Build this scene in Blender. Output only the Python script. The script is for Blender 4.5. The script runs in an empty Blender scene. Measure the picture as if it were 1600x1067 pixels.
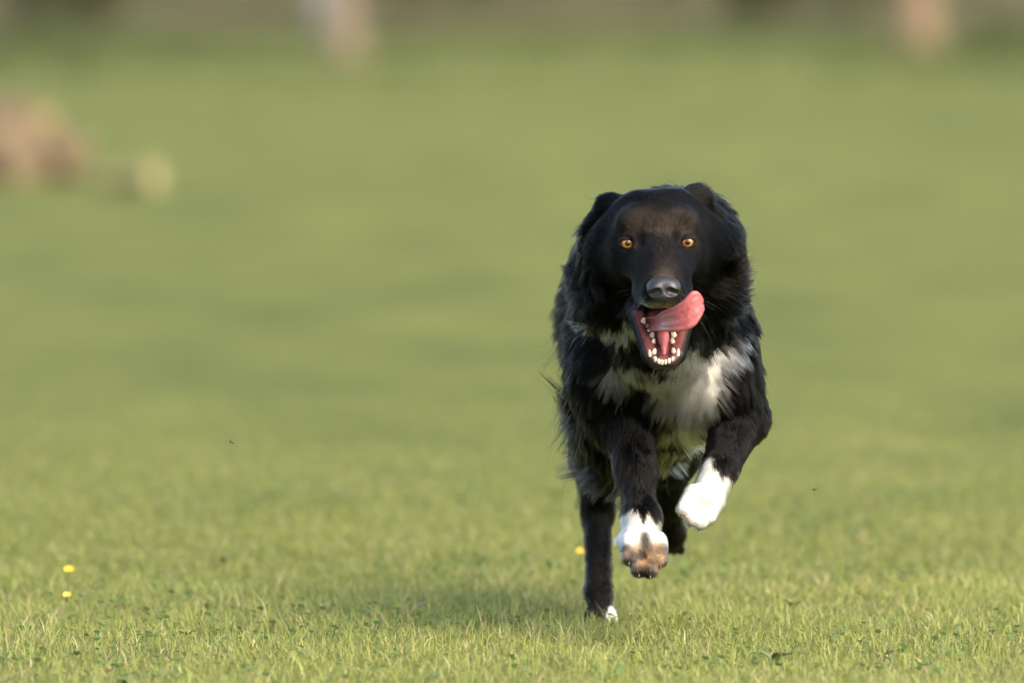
import bpy, math, random
import numpy as np
from mathutils import Vector, Matrix
from mathutils.kdtree import KDTree

random.seed(7)
rng = np.random.default_rng(7)
SC = bpy.context.scene
COL = SC.collection

# ------------------------------------------------------------------ camera, sky, sun, exposure
CAM_Y, CAM_Z, LENS = -12.0, 0.92, 300.0
FPX = LENS / 36.0 * 1600.0                       # focal length in pixels of the 1600 px wide photograph
PITCH = math.atan(CAM_Z / 12.0) - math.atan((970 - 533.5) / FPX)
cam = bpy.data.cameras.new('camera')
cam.lens = LENS; cam.sensor_width = 36.0; cam.sensor_fit = 'HORIZONTAL'
cam.clip_start = 0.5; cam.clip_end = 2000.0
cam.dof.use_dof = True; cam.dof.focus_distance = 11.58; cam.dof.aperture_fstop = 3.6; cam.dof.aperture_blades = 0
camo = bpy.data.objects.new('camera', cam); COL.objects.link(camo)
camo.location = (0, CAM_Y, CAM_Z); camo.rotation_euler = (math.pi / 2 - PITCH, 0, 0)
SC.camera = camo

SUN_EL, SUN_AZ = math.radians(40), math.radians(141)     # azimuth clockwise from +Y (away from camera): behind the camera's right shoulder
w = bpy.data.worlds.new('World'); SC.world = w; w.use_nodes = True
nt = w.node_tree; nt.nodes.clear()
sky = nt.nodes.new('ShaderNodeTexSky'); sky.sky_type = 'NISHITA'; sky.sun_disc = False
sky.sun_elevation = SUN_EL; sky.sun_rotation = SUN_AZ; sky.dust_density = 3.4; sky.air_density = 1.0
bg = nt.nodes.new('ShaderNodeBackground'); bg.inputs[1].default_value = 0.15
wo = nt.nodes.new('ShaderNodeOutputWorld')
nt.links.new(sky.outputs[0], bg.inputs[0]); nt.links.new(bg.outputs[0], wo.inputs[0])
sl = bpy.data.lights.new('sun', 'SUN'); sl.energy = 1.4; sl.angle = math.radians(38.0); sl.color = (1.0, 0.88, 0.68)
so = bpy.data.objects.new('sun', sl); COL.objects.link(so)
sdir = Vector((math.sin(SUN_AZ) * math.cos(SUN_EL), math.cos(SUN_AZ) * math.cos(SUN_EL), math.sin(SUN_EL)))
so.rotation_euler = (-sdir).to_track_quat('-Z', 'Y').to_euler(); so.location = sdir * 30

SC.view_settings.view_transform = 'Standard'; SC.view_settings.look = 'None'
SC.view_settings.exposure = 1.78; SC.view_settings.gamma = 1.0; SC.view_settings.use_curve_mapping = False
SC.render.engine = 'CYCLES'
SC.cycles.use_denoising = True
SC.cycles.max_bounces = 8; SC.cycles.transmission_bounces = 6; SC.cycles.transparent_max_bounces = 8
SC.cycles.sample_clamp_indirect = 6.0

# ------------------------------------------------------------------ helpers
CF = np.array([0, math.cos(PITCH), -math.sin(PITCH)]); CU = np.array([0, math.sin(PITCH), math.cos(PITCH)])
CR = np.array([1.0, 0, 0]); CO = np.array([0, CAM_Y, CAM_Z])
def ray(px, py):
    return CF + (px - 800) / FPX * CR - (py - 533.5) / FPX * CU
def at(px, py, Y):
    d = ray(px, py); return CO + d * ((Y - CAM_Y) / d[1])
def ground_at(px, py, z=0.0):
    d = ray(px, py); return CO + d * ((z - CAM_Z) / d[2])
def project(P):
    q = P - CO; dz = q @ CF
    return 800 + FPX * (q @ CR) / dz, 533.5 - FPX * (q @ CU) / dz

def hash3(i, j, k, seed=0):
    h = (i * 374761393 + j * 668265263 + k * 2147483647 + seed * 1274126177) & 0xffffffff
    h = ((h ^ (h >> 13)) * 1274126177) & 0xffffffff
    h = h ^ (h >> 16)
    return (h & 0xffff) / 65535.0
def vnoise(P, scale, seed=0):
    q = np.asarray(P, dtype=np.float64) * scale + 1000.0
    i = np.floor(q).astype(np.int64); f = q - i; f = f * f * (3 - 2 * f)
    r = 0
    for dx in (0, 1):
        wx = f[:, 0] if dx else 1 - f[:, 0]
        for dy in (0, 1):
            wy = f[:, 1] if dy else 1 - f[:, 1]
            for dz in (0, 1):
                wz = f[:, 2] if dz else 1 - f[:, 2]
                r = r + wx * wy * wz * hash3(i[:, 0] + dx, i[:, 1] + dy, i[:, 2] + dz, seed)
    return r
def sstep(a, b, x):
    t = np.clip((x - a) / (b - a), 0, 1); return t * t * (3 - 2 * t)

def new_mesh(name, V, F, smooth=True):
    me = bpy.data.meshes.new(name)
    V = np.asarray(V, dtype=np.float32); F = np.asarray(F, dtype=np.int32)
    n, k = F.shape
    me.vertices.add(len(V)); me.vertices.foreach_set('co', V.ravel())
    me.loops.add(n * k); me.loops.foreach_set('vertex_index', F.ravel())
    me.polygons.add(n); me.polygons.foreach_set('loop_start', np.arange(0, n * k, k, dtype=np.int32))
    me.polygons.foreach_set('loop_total', np.full(n, k, dtype=np.int32))
    me.update(calc_edges=True); me.validate()
    if smooth: me.polygons.foreach_set('use_smooth', np.ones(len(me.polygons), dtype=bool))
    return me
def set_col(me, name, C):
    a = me.attributes.new(name, 'FLOAT_COLOR', 'POINT')
    C4 = np.ones((len(me.vertices), 4), dtype=np.float32); C4[:, :3] = C
    a.data.foreach_set('color', C4.ravel())
def link(name, data, mat=None, parent=None, loc=None):
    o = bpy.data.objects.new(name, data); COL.objects.link(o)
    if mat: o.data.materials.append(mat)
    if parent: o.parent = parent
    if loc is not None: o.location = loc
    return o
def tag(o, label=None, cat=None, group=None, kind=None):
    if label: o['label'] = label
    if cat: o['category'] = cat
    if group: o['group'] = group
    if kind: o['kind'] = kind
    return o

def mat_nodes(name):
    m = bpy.data.materials.new(name); m.use_nodes = True
    n = m.node_tree; n.nodes.clear()
    out = n.nodes.new('ShaderNodeOutputMaterial')
    return m, n, out
def attr(n, name):
    a = n.nodes.new('ShaderNodeAttribute'); a.attribute_name = name; return a
def noise(n, scale, detail=3.0, coord='Object', rough=0.5):
    t = n.nodes.new('ShaderNodeTexCoord'); x = n.nodes.new('ShaderNodeTexNoise')
    x.inputs['Scale'].default_value = scale; x.inputs['Detail'].default_value = detail; x.inputs['Roughness'].default_value = rough
    n.links.new(t.outputs[coord], x.inputs['Vector']); return x
def ramp(n, src, stops):
    r = n.nodes.new('ShaderNodeValToRGB')
    e = r.color_ramp.elements
    while len(e) < len(stops): e.new(0.5)
    for el, (p, c) in zip(e, stops): el.position = p; el.color = (*c, 1)
    n.links.new(src, r.inputs[0]); return r
def principled(n, out, rough=0.5, spec=0.5):
    p = n.nodes.new('ShaderNodeBsdfPrincipled'); p.inputs['Roughness'].default_value = rough
    p.inputs['Specular IOR Level'].default_value = spec
    n.links.new(p.outputs[0], out.inputs[0]); return p
def simple_mat(name, c1, c2, scale=20, rough=0.6, spec=0.4, bump=0.0, coat=0.0, sss=0.0):
    m, n, out = mat_nodes(name); p = principled(n, out, rough, spec)
    x = noise(n, scale); r = ramp(n, x.outputs[0], [(0.3, c1), (0.7, c2)])
    n.links.new(r.outputs[0], p.inputs['Base Color'])
    if bump:
        b = n.nodes.new('ShaderNodeBump'); b.inputs['Strength'].default_value = bump; b.inputs['Distance'].default_value = 0.01
        n.links.new(x.outputs[0], b.inputs['Height']); n.links.new(b.outputs[0], p.inputs['Normal'])
    if coat: p.inputs['Coat Weight'].default_value = coat; p.inputs['Coat Roughness'].default_value = 0.12
    if sss:
        p.inputs['Subsurface Weight'].default_value = sss; p.inputs['Subsurface Radius'].default_value = (0.006, 0.002, 0.0015); p.inputs['Subsurface Scale'].default_value = 1.0
    return m
def leaf_mat(name, attr_name='col', trans=0.35, rough=0.5):
    m, n, out = mat_nodes(name)
    p = n.nodes.new('ShaderNodeBsdfPrincipled'); p.inputs['Roughness'].default_value = rough; p.inputs['Specular IOR Level'].default_value = 0.35
    t = n.nodes.new('ShaderNodeBsdfTranslucent'); mx = n.nodes.new('ShaderNodeMixShader'); mx.inputs[0].default_value = trans
    a = attr(n, attr_name)
    n.links.new(a.outputs['Color'], p.inputs['Base Color']); n.links.new(a.outputs['Color'], t.inputs['Color'])
    n.links.new(p.outputs[0], mx.inputs[1]); n.links.new(t.outputs[0], mx.inputs[2]); n.links.new(mx.outputs[0], out.inputs[0])
    return m

# ------------------------------------------------------------------ ground: one sheet to the horizon
def grass_tone(XY):
    """patchy lawn colour by place (dry yellow patches, greener patches, worn spots)"""
    P = np.c_[XY, np.zeros(len(XY))]
    P2 = P * np.array([1, 0.35, 1])
    a = vnoise(P2, 0.9, 1) * 0.5 + vnoise(P, 3.1, 2) * 0.5
    b = vnoise(P2, 0.16, 3); c = vnoise(P, 9.0, 4)
    return a, b, c
GREEN = np.array([0.218, 0.238, 0.060]); YELL = np.array([0.335, 0.312, 0.098]); DARK = np.array([0.110, 0.146, 0.034]); STRAW = np.array([0.36, 0.29, 0.15])

m, n, out = mat_nodes('lawn_ground')
p = principled(n, out, 0.9, 0.1)
tc = n.nodes.new('ShaderNodeTexCoord')
mp = n.nodes.new('ShaderNodeMapping'); mp.inputs['Scale'].default_value = (1, 0.3, 1); n.links.new(tc.outputs['Object'], mp.inputs[0])
n1 = n.nodes.new('ShaderNodeTexNoise'); n1.inputs['Scale'].default_value = 0.16; n1.inputs['Detail'].default_value = 5; n.links.new(mp.outputs[0], n1.inputs['Vector'])
n2 = n.nodes.new('ShaderNodeTexNoise'); n2.inputs['Scale'].default_value = 2.2; n2.inputs['Detail'].default_value = 6; n.links.new(mp.outputs[0], n2.inputs['Vector'])
r1 = ramp(n, n1.outputs[0], [(0.30, (0.082, 0.096, 0.0200)), (0.5, (0.100, 0.112, 0.0245)), (0.72, (0.116, 0.126, 0.0305))])
r2 = ramp(n, n2.outputs[0], [(0.3, (0.72, 0.76, 0.7)), (0.7, (1.2, 1.15, 1.15))])
mx = n.nodes.new('ShaderNodeMix'); mx.data_type = 'RGBA'; mx.blend_type = 'MULTIPLY'; mx.inputs[0].default_value = 1.0
n.links.new(r1.outputs[0], mx.inputs[6]); n.links.new(r2.outputs[0], mx.inputs[7]); n.links.new(mx.outputs[2], p.inputs['Base Color'])
bp = n.nodes.new('ShaderNodeBump'); bp.inputs['Strength'].default_value = 0.5; bp.inputs['Distance'].default_value = 0.05
n3 = n.nodes.new('ShaderNodeTexNoise'); n3.inputs['Scale'].default_value = 30; n3.inputs['Detail'].default_value = 4; n.links.new(tc.outputs['Object'], n3.inputs['Vector'])
n.links.new(n3.outputs[0], bp.inputs['Height']); n.links.new(bp.outputs[0], p.inputs['Normal'])
LAWN = m
gx = np.concatenate([-np.geomspace(900, 4, 20), np.linspace(-3, 3, 25), np.geomspace(4, 900, 20)])
gy = np.concatenate([np.linspace(-30, -2, 10), np.linspace(-1.5, 12, 40), np.geomspace(13, 1500, 40)])
GX, GY = np.meshgrid(gx, gy, indexing='ij')
GP = np.c_[GX.ravel(), GY.ravel()]
def ground_h(XY):
    P = np.c_[XY, np.zeros(len(XY))]
    return (vnoise(P, 1.3, 21) - 0.5) * 0.012 * np.clip(1 - np.abs(XY[:, 1]) / 30, 0, 1)
V = np.c_[GP, ground_h(GP)]
ii = np.arange(len(gx) * len(gy)).reshape(len(gx), len(gy))
F = np.stack([ii[:-1, :-1], ii[1:, :-1], ii[1:, 1:], ii[:-1, 1:]], -1).reshape(-1, 4)
ground = link('ground', new_mesh('ground', V, F), LAWN); tag(ground, 'flat mown green meadow reaching back to the trees', 'meadow', kind='structure')

# ------------------------------------------------------------------ grass (uncountable)
def blades(XY, h, wd, lean, C, rgen, curl=0.6):
    N = len(XY); th = rgen.uniform(0, 2 * np.pi, N); ph = rgen.uniform(0, 2 * np.pi, N)
    side = np.c_[np.cos(th), np.sin(th), np.zeros(N)] * (wd / 2)[:, None]
    ln = np.c_[np.cos(ph), np.sin(ph), np.zeros(N)] * (lean * h)[:, None]
    b = np.c_[XY, ground_h(XY) - 0.004]
    up = np.c_[np.zeros((N, 2)), h]
    m1 = b + up * 0.5 + ln * 0.28; tp = b + up * (1 - curl * (lean ** 2)[:, None] * 0.5) + ln
    V = np.stack([b - side, b + side, m1 + side * 0.85, m1 - side * 0.85, tp], 1).reshape(-1, 3)
    k = np.arange(N)[:, None] * 5
    F = np.concatenate([k + np.array([[0, 1, 2]]), k + np.array([[0, 2, 3]]), k + np.array([[3, 2, 4]])], 0)
    return V, F, np.repeat(C, 5, 0)
def lawn_colors(XY, rgen, dry=0.10, vary=1.0):
    N = len(XY); a, b, c = grass_tone(XY)
    t = np.clip(0.80 * (a - .5) + 0.45 * (b - .5) + .5 + rgen.normal(0, 0.17 * vary, N), 0, 1)[:, None]
    C = GREEN * (1 - sstep(0.35, 0.72, t)) + YELL * sstep(0.35, 0.72, t)
    dk = (rgen.random(N) < 0.14 * vary)[:, None]; C = np.where(dk, DARK * rgen.uniform(0.8, 1.4, (N, 1)), C)
    st = (rgen.random(N) < dry * vary * (0.4 + 1.8 * c))[:, None]; C = np.where(st, STRAW * rgen.uniform(0.6, 1.2, (N, 1)), C)
    return C * (1 + vary * rgen.uniform(-0.24, 0.26, (N, 1)))
Vs, Fs, Cs = [], [], []; off = 0
def add_zone(N, y0, y1, xw0, xw1, hh, ww, ymode=1.0, endh=1.0, vary=1.0, gain=1.0):
    global off
    u = 1 - (1 - rng.random(N)) ** (1 / ymode); Y = y0 + (y1 - y0) * u
    X = rng.uniform(-1, 1, N) * (xw0 + (xw1 - xw0) * (Y - y0) / (y1 - y0))
    XY = np.c_[X, Y]
    clump = vnoise(np.c_[XY, np.zeros(N)], 6.0, 9)
    clump2 = vnoise(np.c_[XY, np.zeros(N)], 17.0, 10)
    h = hh * rng.gamma(6, 1 / 6, N) * (0.4 + 0.7 * clump + 0.5 * clump2) * (1 + (endh - 1) * (Y - y0) / (y1 - y0))
    wd = ww * rng.uniform(0.6, 1.3, N); ln = np.abs(rng.normal(0.75, 0.45, N))
    V, F, C = blades(XY, h, wd, ln, lawn_colors(XY, rng, vary=vary) * gain, rng)
    Vs.append(V); Fs.append(F + off); Cs.append(C); off += len(V)
add_zone(180000, -1.9, 0.9, 1.25, 1.42, 0.0185, 0.0018, 1.0, 0.9, 0.9, 1.22)
add_zone(150000, 0.7, 5.5, 1.40, 1.95, 0.0160, 0.0025, 2.0, 0.4, 0.45)
add_zone(110000, 0.7, 12.0, 1.45, 2.7, 0.0095, 0.0038, 2.0, 0.3, 0.35)
GRASS = leaf_mat('grass_blade', trans=0.45, rough=0.4)
me = new_mesh('grass', np.concatenate(Vs), np.concatenate(Fs), smooth=False)
set_col(me, 'col', np.concatenate(Cs))
GRASS_ME = me
grass = link('grass', me, GRASS); tag(grass, 'short pale green lawn grass covering the meadow', 'grass', kind='stuff')

# low clover and other small round leaves between the blades
N = 2600; XY = np.c_[rng.uniform(-1.4, 1.4, N), rng.uniform(-1.6, 3.0, N)]
XY = XY[vnoise(np.c_[XY, np.zeros(N)], 2.2, 15) > .56]; N = len(XY)
Vl, Cl = [], []
for k in range(3):
    an = rng.uniform(0, 6.28) + 2.094 * k + rng.normal(0, .2, N); r0 = rng.uniform(.0035, .0075, N); z0 = rng.uniform(.004, .016, N)
    d = np.c_[np.cos(an), np.sin(an), rng.uniform(-.1, .7, N)]; sd_ = np.c_[-np.sin(an), np.cos(an), np.zeros(N)]
    b = np.c_[XY, z0]
    q = [b, b + d * (r0 * .9)[:, None] + sd_ * (r0 * .75)[:, None], b + d * (r0 * 1.7)[:, None] + sd_ * (r0 * .5)[:, None], b + d * (r0 * 1.6)[:, None], b + d * (r0 * 1.7)[:, None] - sd_ * (r0 * .5)[:, None], b + d * (r0 * .9)[:, None] - sd_ * (r0 * .75)[:, None]]
    Vl.append(np.stack(q, 1).reshape(-1, 3)); Cl.append(np.repeat(np.array([.150, .215, .060]) * rng.uniform(.7, 1.25, (N, 1)), 6, 0))
V = np.concatenate(Vl); k6 = np.arange(len(V) // 6)[:, None] * 6
me = new_mesh('clover', V, np.concatenate([k6 + np.array([[0, 1, 2, 3]]), k6 + np.array([[0, 3, 4, 5]])]), smooth=False); set_col(me, 'col', np.concatenate(Cl))
tag(link('clover', me, GRASS), 'patches of small darker green clover leaves among the lawn grass', 'clover', kind='stuff')

#DOG_BEGIN
# ------------------------------------------------------------------ the dog: one implicit body, meshed once
def A(*t): return at(*t)
PR = []
def rc(a, b, r1, r2, k=0.02, **kw): PR.append(dict(t='rc', a=np.array(a), b=np.array(b), r1=r1, r2=r2, k=k, **kw))
def el(c, r, k=0.02, **kw): PR.append(dict(t='el', c=np.array(c), r=np.array(r, dtype=float), k=k, **kw))
def sph(c, r, k=0.02, **kw): el(c, (r, r, r), k, **kw)
def sd(p, P):
    if p['t'] == 'rc':
        ba = p['b'] - p['a']; l2 = ba @ ba; pa = P - p['a']
        h = np.clip(pa @ ba / l2, 0, 1)
        return np.linalg.norm(pa - h[:, None] * ba, axis=1) - (p['r1'] + (p['r2'] - p['r1']) * h)
    q = (P - p['c']); k0 = np.linalg.norm(q / p['r'], axis=1); k1 = np.linalg.norm(q / p['r'] ** 2, axis=1)
    return k0 * (k0 - 1.0) / np.maximum(k1, 1e-9)
def smin(a, b, k):
    h = np.maximum(k - np.abs(a - b), 0) / k
    return np.minimum(a, b) - h * h * k * 0.25
SUB = []       # subtracted shapes
def body_sdf(P, prims=None):
    d = None
    for p in (prims or PR):
        s = sd(p, P); d = s if d is None else smin(d, s, p['k'])
    if prims is None:
        for p in SUB:
            s = -sd(p, P); k = p['k']; h = np.maximum(k - np.abs(d - s), 0) / k
            d = np.maximum(d, s) + h * h * k * 0.25
    return d
def surf_y(px, py, y0=-0.75, prims=None):
    """depth at which the view line through a point of the head first meets the body"""
    P = A(px, py, y0).copy(); d = ray(px, py); d = d / np.linalg.norm(d)
    for _ in range(120):
        s = float(body_sdf(P[None], prims)[0])
        if s < 2e-4 or P[1] > 0.3: break
        P = P + d * s * 0.8
    return P

# fur attributes: L length, flow direction, lift off the skin, rad spread sideways from the chest's middle
HD = dict(L=0.011, flow=(0, 1, 0.25), lift=0.32)
# torso first (large), then the limbs, then the head
TR = dict(L=0.046, flow=(0, 0.9, -0.5), lift=0.25)
CH = dict(L=0.060, flow=(0, 0.25, -1), lift=0.22, rad=1.0)
NK = dict(L=0.042, flow=(0, 0.6, -0.6), lift=0.42, rad=1.0)
LG = dict(L=0.013, flow=(0, 0.25, -1), lift=0.22)
rc(A(1030, 505, -.18), A(1008, 520, .10), .106, .096, .03, **TR)
rc(A(1000, 505, .10), A(1000, 492, .20), .105, .090, .04, **TR)
WI = dict(L=0.030, flow=(0, 1, 0.0), lift=0.3)
rc(A(1046, 368, -.33), A(1036, 388, -.12), .060, .062, .06, **WI)
rc(A(1036, 388, -.12), A(1006, 448, .12), .062, .075, .06, **WI)
el(A(1034, 550, -.27), (.100, .12, .108), .05, **CH)
el(A(1062, 560, -.345), (.056, .045, .074), .05, **CH)
el(A(955, 585, -.275), (.040, .08, .088), .05, L=0.036, flow=(-.25, .55, -.8), lift=0.3)
el(A(1126, 588, -.29), (.038, .08, .080), .05, L=0.034, flow=(.25, .55, -.8), lift=0.3)
el(A(950, 648, -.15), (.026, .11, .062), .04, L=0.078, flow=(-.35, .7, -.75), lift=0.38, wild=.8)
el(A(1030, 650, -.13), (.062, .14, .055), .05, L=0.040, flow=(0, .45, -.9), lift=0.3)
rc(A(1032, 395, -.41), A(1030, 500, -.30), .074, .098, .05, **NK)
el(A(950, 420, -.415), (.034, .055, .068), .05, L=0.046, flow=(-.75, .55, -.45), lift=0.42, wild=0.5)
el(A(1102, 402, -.415), (.034, .055, .068), .05, L=0.046, flow=(.75, .55, -.45), lift=0.42, wild=0.5)
# tail streaming behind
rc(A(1000, 455, .24), A(998, 440, .38), .030, .020, .03, L=0.06, flow=(0, 1, -.3), lift=0.3)
rc(A(998, 440, .38), A(1000, 425, .52), .020, .010, .02, L=0.07, flow=(0, 1, -.3), lift=0.3)
# hind legs
TH = dict(L=0.015, flow=(0, .5, -.8), lift=0.25)
rc(A(964, 580, .13), A(937, 712, .06), .060, .036, .04, **TH)
rc(A(937, 712, .06), A(935, 800, .13), .033, .0185, .03, **TH)
rc(A(934, 800, .13), A(935, 925, .015), .0180, .0150, .02, **LG)
rc(A(935, 925, .015), A(940, 958, -.015), .0160, .0150, .015, **LG)
rc(A(1050, 580, .15), A(1046, 705, .10), .066, .040, .04, **TH)
rc(A(1046, 705, .10), A(1043, 785, .20), .034, .018, .03, **TH)
rc(A(1043, 785, .20), A(1050, 832, .28), .0165, .0150, .02, **LG)
rc(A(1050, 832, .28), A(1052, 846, .30), .0150, .0130, .02, **LG)
# foreleg in the middle, swinging down to land
rc(A(958, 585, -.30), A(978, 655, -.315), .056, .038, .03, L=0.026, flow=(-.1, .35, -.9), lift=0.25)
rc(A(978, 655, -.315), A(994, 735, -.375), .036, .0235, .02, **LG)
rc(A(994, 735, -.375), A(1003, 812, -.430), .0235, .0175, .02, **LG)
sph(A(1002, 806, -.434), .0200, .014, **LG)
rc(A(1003, 812, -.430), A(1006, 855, -.470), .0185, .0200, .02, **LG)
# foreleg on the right, folded up
rc(A(1126, 595, -.31), A(1157, 652, -.30), .048, .034, .03, L=0.024, flow=(.1, .35, -.9), lift=0.25)
rc(A(1157, 652, -.30), A(1126, 730, -.40), .033, .0225, .02, L=0.012, flow=(-.2, .2, -1), lift=0.25)
rc(A(1126, 730, -.40), A(1104, 780, -.425), .0225, .0230, .012, **LG)
PAW = dict(L=0.0062, flow=(0, .3, -1), lift=0.25)
TOES = []
def toe(a, b, r, claw=None):
    rc(a, b, r, r * 0.85, .005, **PAW)
    TOES.append((np.array(a), np.array(b), r * 0.85))
# toes: planted hind paw
for dx, dl in ((-17, 0), (-6, 5), (6, 6), (17, 2)):
    toe(A(938 + dx * .7, 955, -.015), A(938 + dx * 1.12, 966 + dl * .4, -.045 - dl * .0012), .0088)
# landing forepaw: toes hanging forward and down
for dx, dz, dl in ((-26, -13, 0), (-10, 5, .008), (9, 7, .008), (26, -9, 0)):
    toe(A(1005 + dx * .72, 848 + dz * .4, -.470), A(1007 + dx * .90, 883 + dz, -.497 - dl), .0122)
el(A(1006, 856, -.468), (.030, .018, .022), .012, **PAW)
rc(A(985, 836, -.450), A(972, 843, -.452), .011, .007, .01, L=.012, flow=(-1, .3, -.3), lift=.3)
# folded forepaw: toes hanging down and to the left
for dx, dy, dl in ((-26, -6, 0), (-11, 8, .004), (6, 12, .004), (22, 2, 0)):
    toe(A(1102 + dx * .7, 778 + dy * .4 + dx * .25, -.432), A(1090 + dx * .82, 803 + dy + dx * .12, -.440 - dl), .0118)
# trailing hind paw
for dx in (-8, 3, 13):
    toe(A(1050 + dx * .5, 845, .30), A(1050 + dx, 858, .315), .008)
# ----- head
el(A(1026, 364, -.488), (.053, .070, .0470), .04, **HD)
sph(A(998, 336, -.488), .026, .03, **HD); sph(A(1055, 334, -.488), .026, .03, **HD)
sph(A(988, 352, -.532), .0155, .025, **HD); sph(A(1066, 349, -.532), .0155, .025, **HD)
SD = dict(L=0.028, lift=0.32)
sph(A(973, 380, -.470), .023, .045, flow=(-.6, .8, -.25), **SD); sph(A(1080, 378, -.470), .023, .045, flow=(.6, .8, -.25), **SD)
sph(A(991, 410, -.492), .020, .045, flow=(-.6, .7, -.4), **SD); sph(A(1063, 409, -.492), .020, .045, flow=(.6, .7, -.4), **SD)
MZ = dict(L=0.0065, flow=(0, 1, .5), lift=0.3)
rc(A(1028, 386, -.549), A(1036, 444, -.628), .0270, .0225, .020, **MZ)
rc(A(991, 402, -.526), A(1017, 438, -.588), .021, .0140, .035, **MZ); rc(A(1064, 400, -.526), A(1055, 437, -.588), .021, .0140, .035, **MZ)
rc(A(1006, 458, -.570), A(1021, 465, -.630), .0150, .0135, .016, L=0.006, flow=(-.3, 1, .1), lift=0.3)
rc(A(1064, 457, -.570), A(1053, 464, -.630), .0150, .0135, .016, L=0.006, flow=(.3, 1, .1), lift=0.3)
# ears: laid back by the rush of air
EA = dict(L=0.020, lift=0.2)
rc(A(992, 326, -.466), A(956, 328, -.452), .0140, .0155, .010, flow=(-.5, .8, -.1), **EA)
rc(A(956, 328, -.452), A(939, 346, -.440), .0155, .0120, .014, flow=(-.6, .6, -.5), **EA)
rc(A(939, 346, -.440), A(930, 370, -.436), .0120, .0060, .014, flow=(-.4, .4, -.9), **EA)
rc(A(1052, 322, -.466), A(1083, 316, -.450), .0140, .0160, .010, flow=(.3, .9, .0), **EA)
rc(A(1083, 316, -.450), A(1100, 332, -.438), .0160, .0125, .014, flow=(.6, .7, -.4), **EA)
rc(A(1100, 332, -.438), A(1109, 356, -.434), .0125, .0060, .014, flow=(.4, .5, -.8), **EA)
HEAD_TOP = list(PR)
# lower jaw
JW = dict(L=0.003, flow=(0, .6, -.6), lift=0.2)
rc(A(990, 478, -.535), A(1013, 555, -.600), .0115, .0080, .010, **JW)
rc(A(1077, 478, -.535), A(1061, 555, -.600), .0115, .0080, .010, **JW)
rc(A(1013, 555, -.600), A(1026, 566, -.606), .0080, .0078, .008, **JW)
rc(A(1026, 566, -.606), A(1048, 566, -.606), .0078, .0078, .008, **JW)
rc(A(1048, 566, -.606), A(1061, 555, -.600), .0078, .0080, .008, **JW)
rc(A(1033, 488, -.500), A(1037, 553, -.578), .030, .0170, .015, L=0.008, flow=(0, .7, -.6), lift=0.25)
rc(A(1032, 488, -.460), A(1032, 540, -.41), .046, .055, .03, L=0.03, flow=(0, .5, -.8), lift=0.3)
# eyes
EYES = []
for ex, ey in ((980.5, 380.5), (1074.5, 378.8)):
    p0 = surf_y(ex, ey, prims=HEAD_TOP)
    EYES.append(p0 + np.array([0, .0120, 0]))
for c in EYES:
    SUB.append(dict(t='el', c=c - np.array([0, .0105, .0002]), r=np.array([.0094, .0110, .0080]), k=.003))
# hollows beside the eyes
for hx, hy in ((1000, 375), (1057, 372)):
    p0 = surf_y(hx, hy, prims=HEAD_TOP); SUB.append(dict(t='el', c=p0 + np.array([0, -.0050, 0]), r=np.array([.0085, .0120, .0145]), k=.007))
# mouth cavity
CAV = dict(t='rc', a=A(1032, 497, -.552), b=A(1037, 519, -.645), r1=.021, r2=.0270, k=.006)
SUB.append(CAV)

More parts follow.
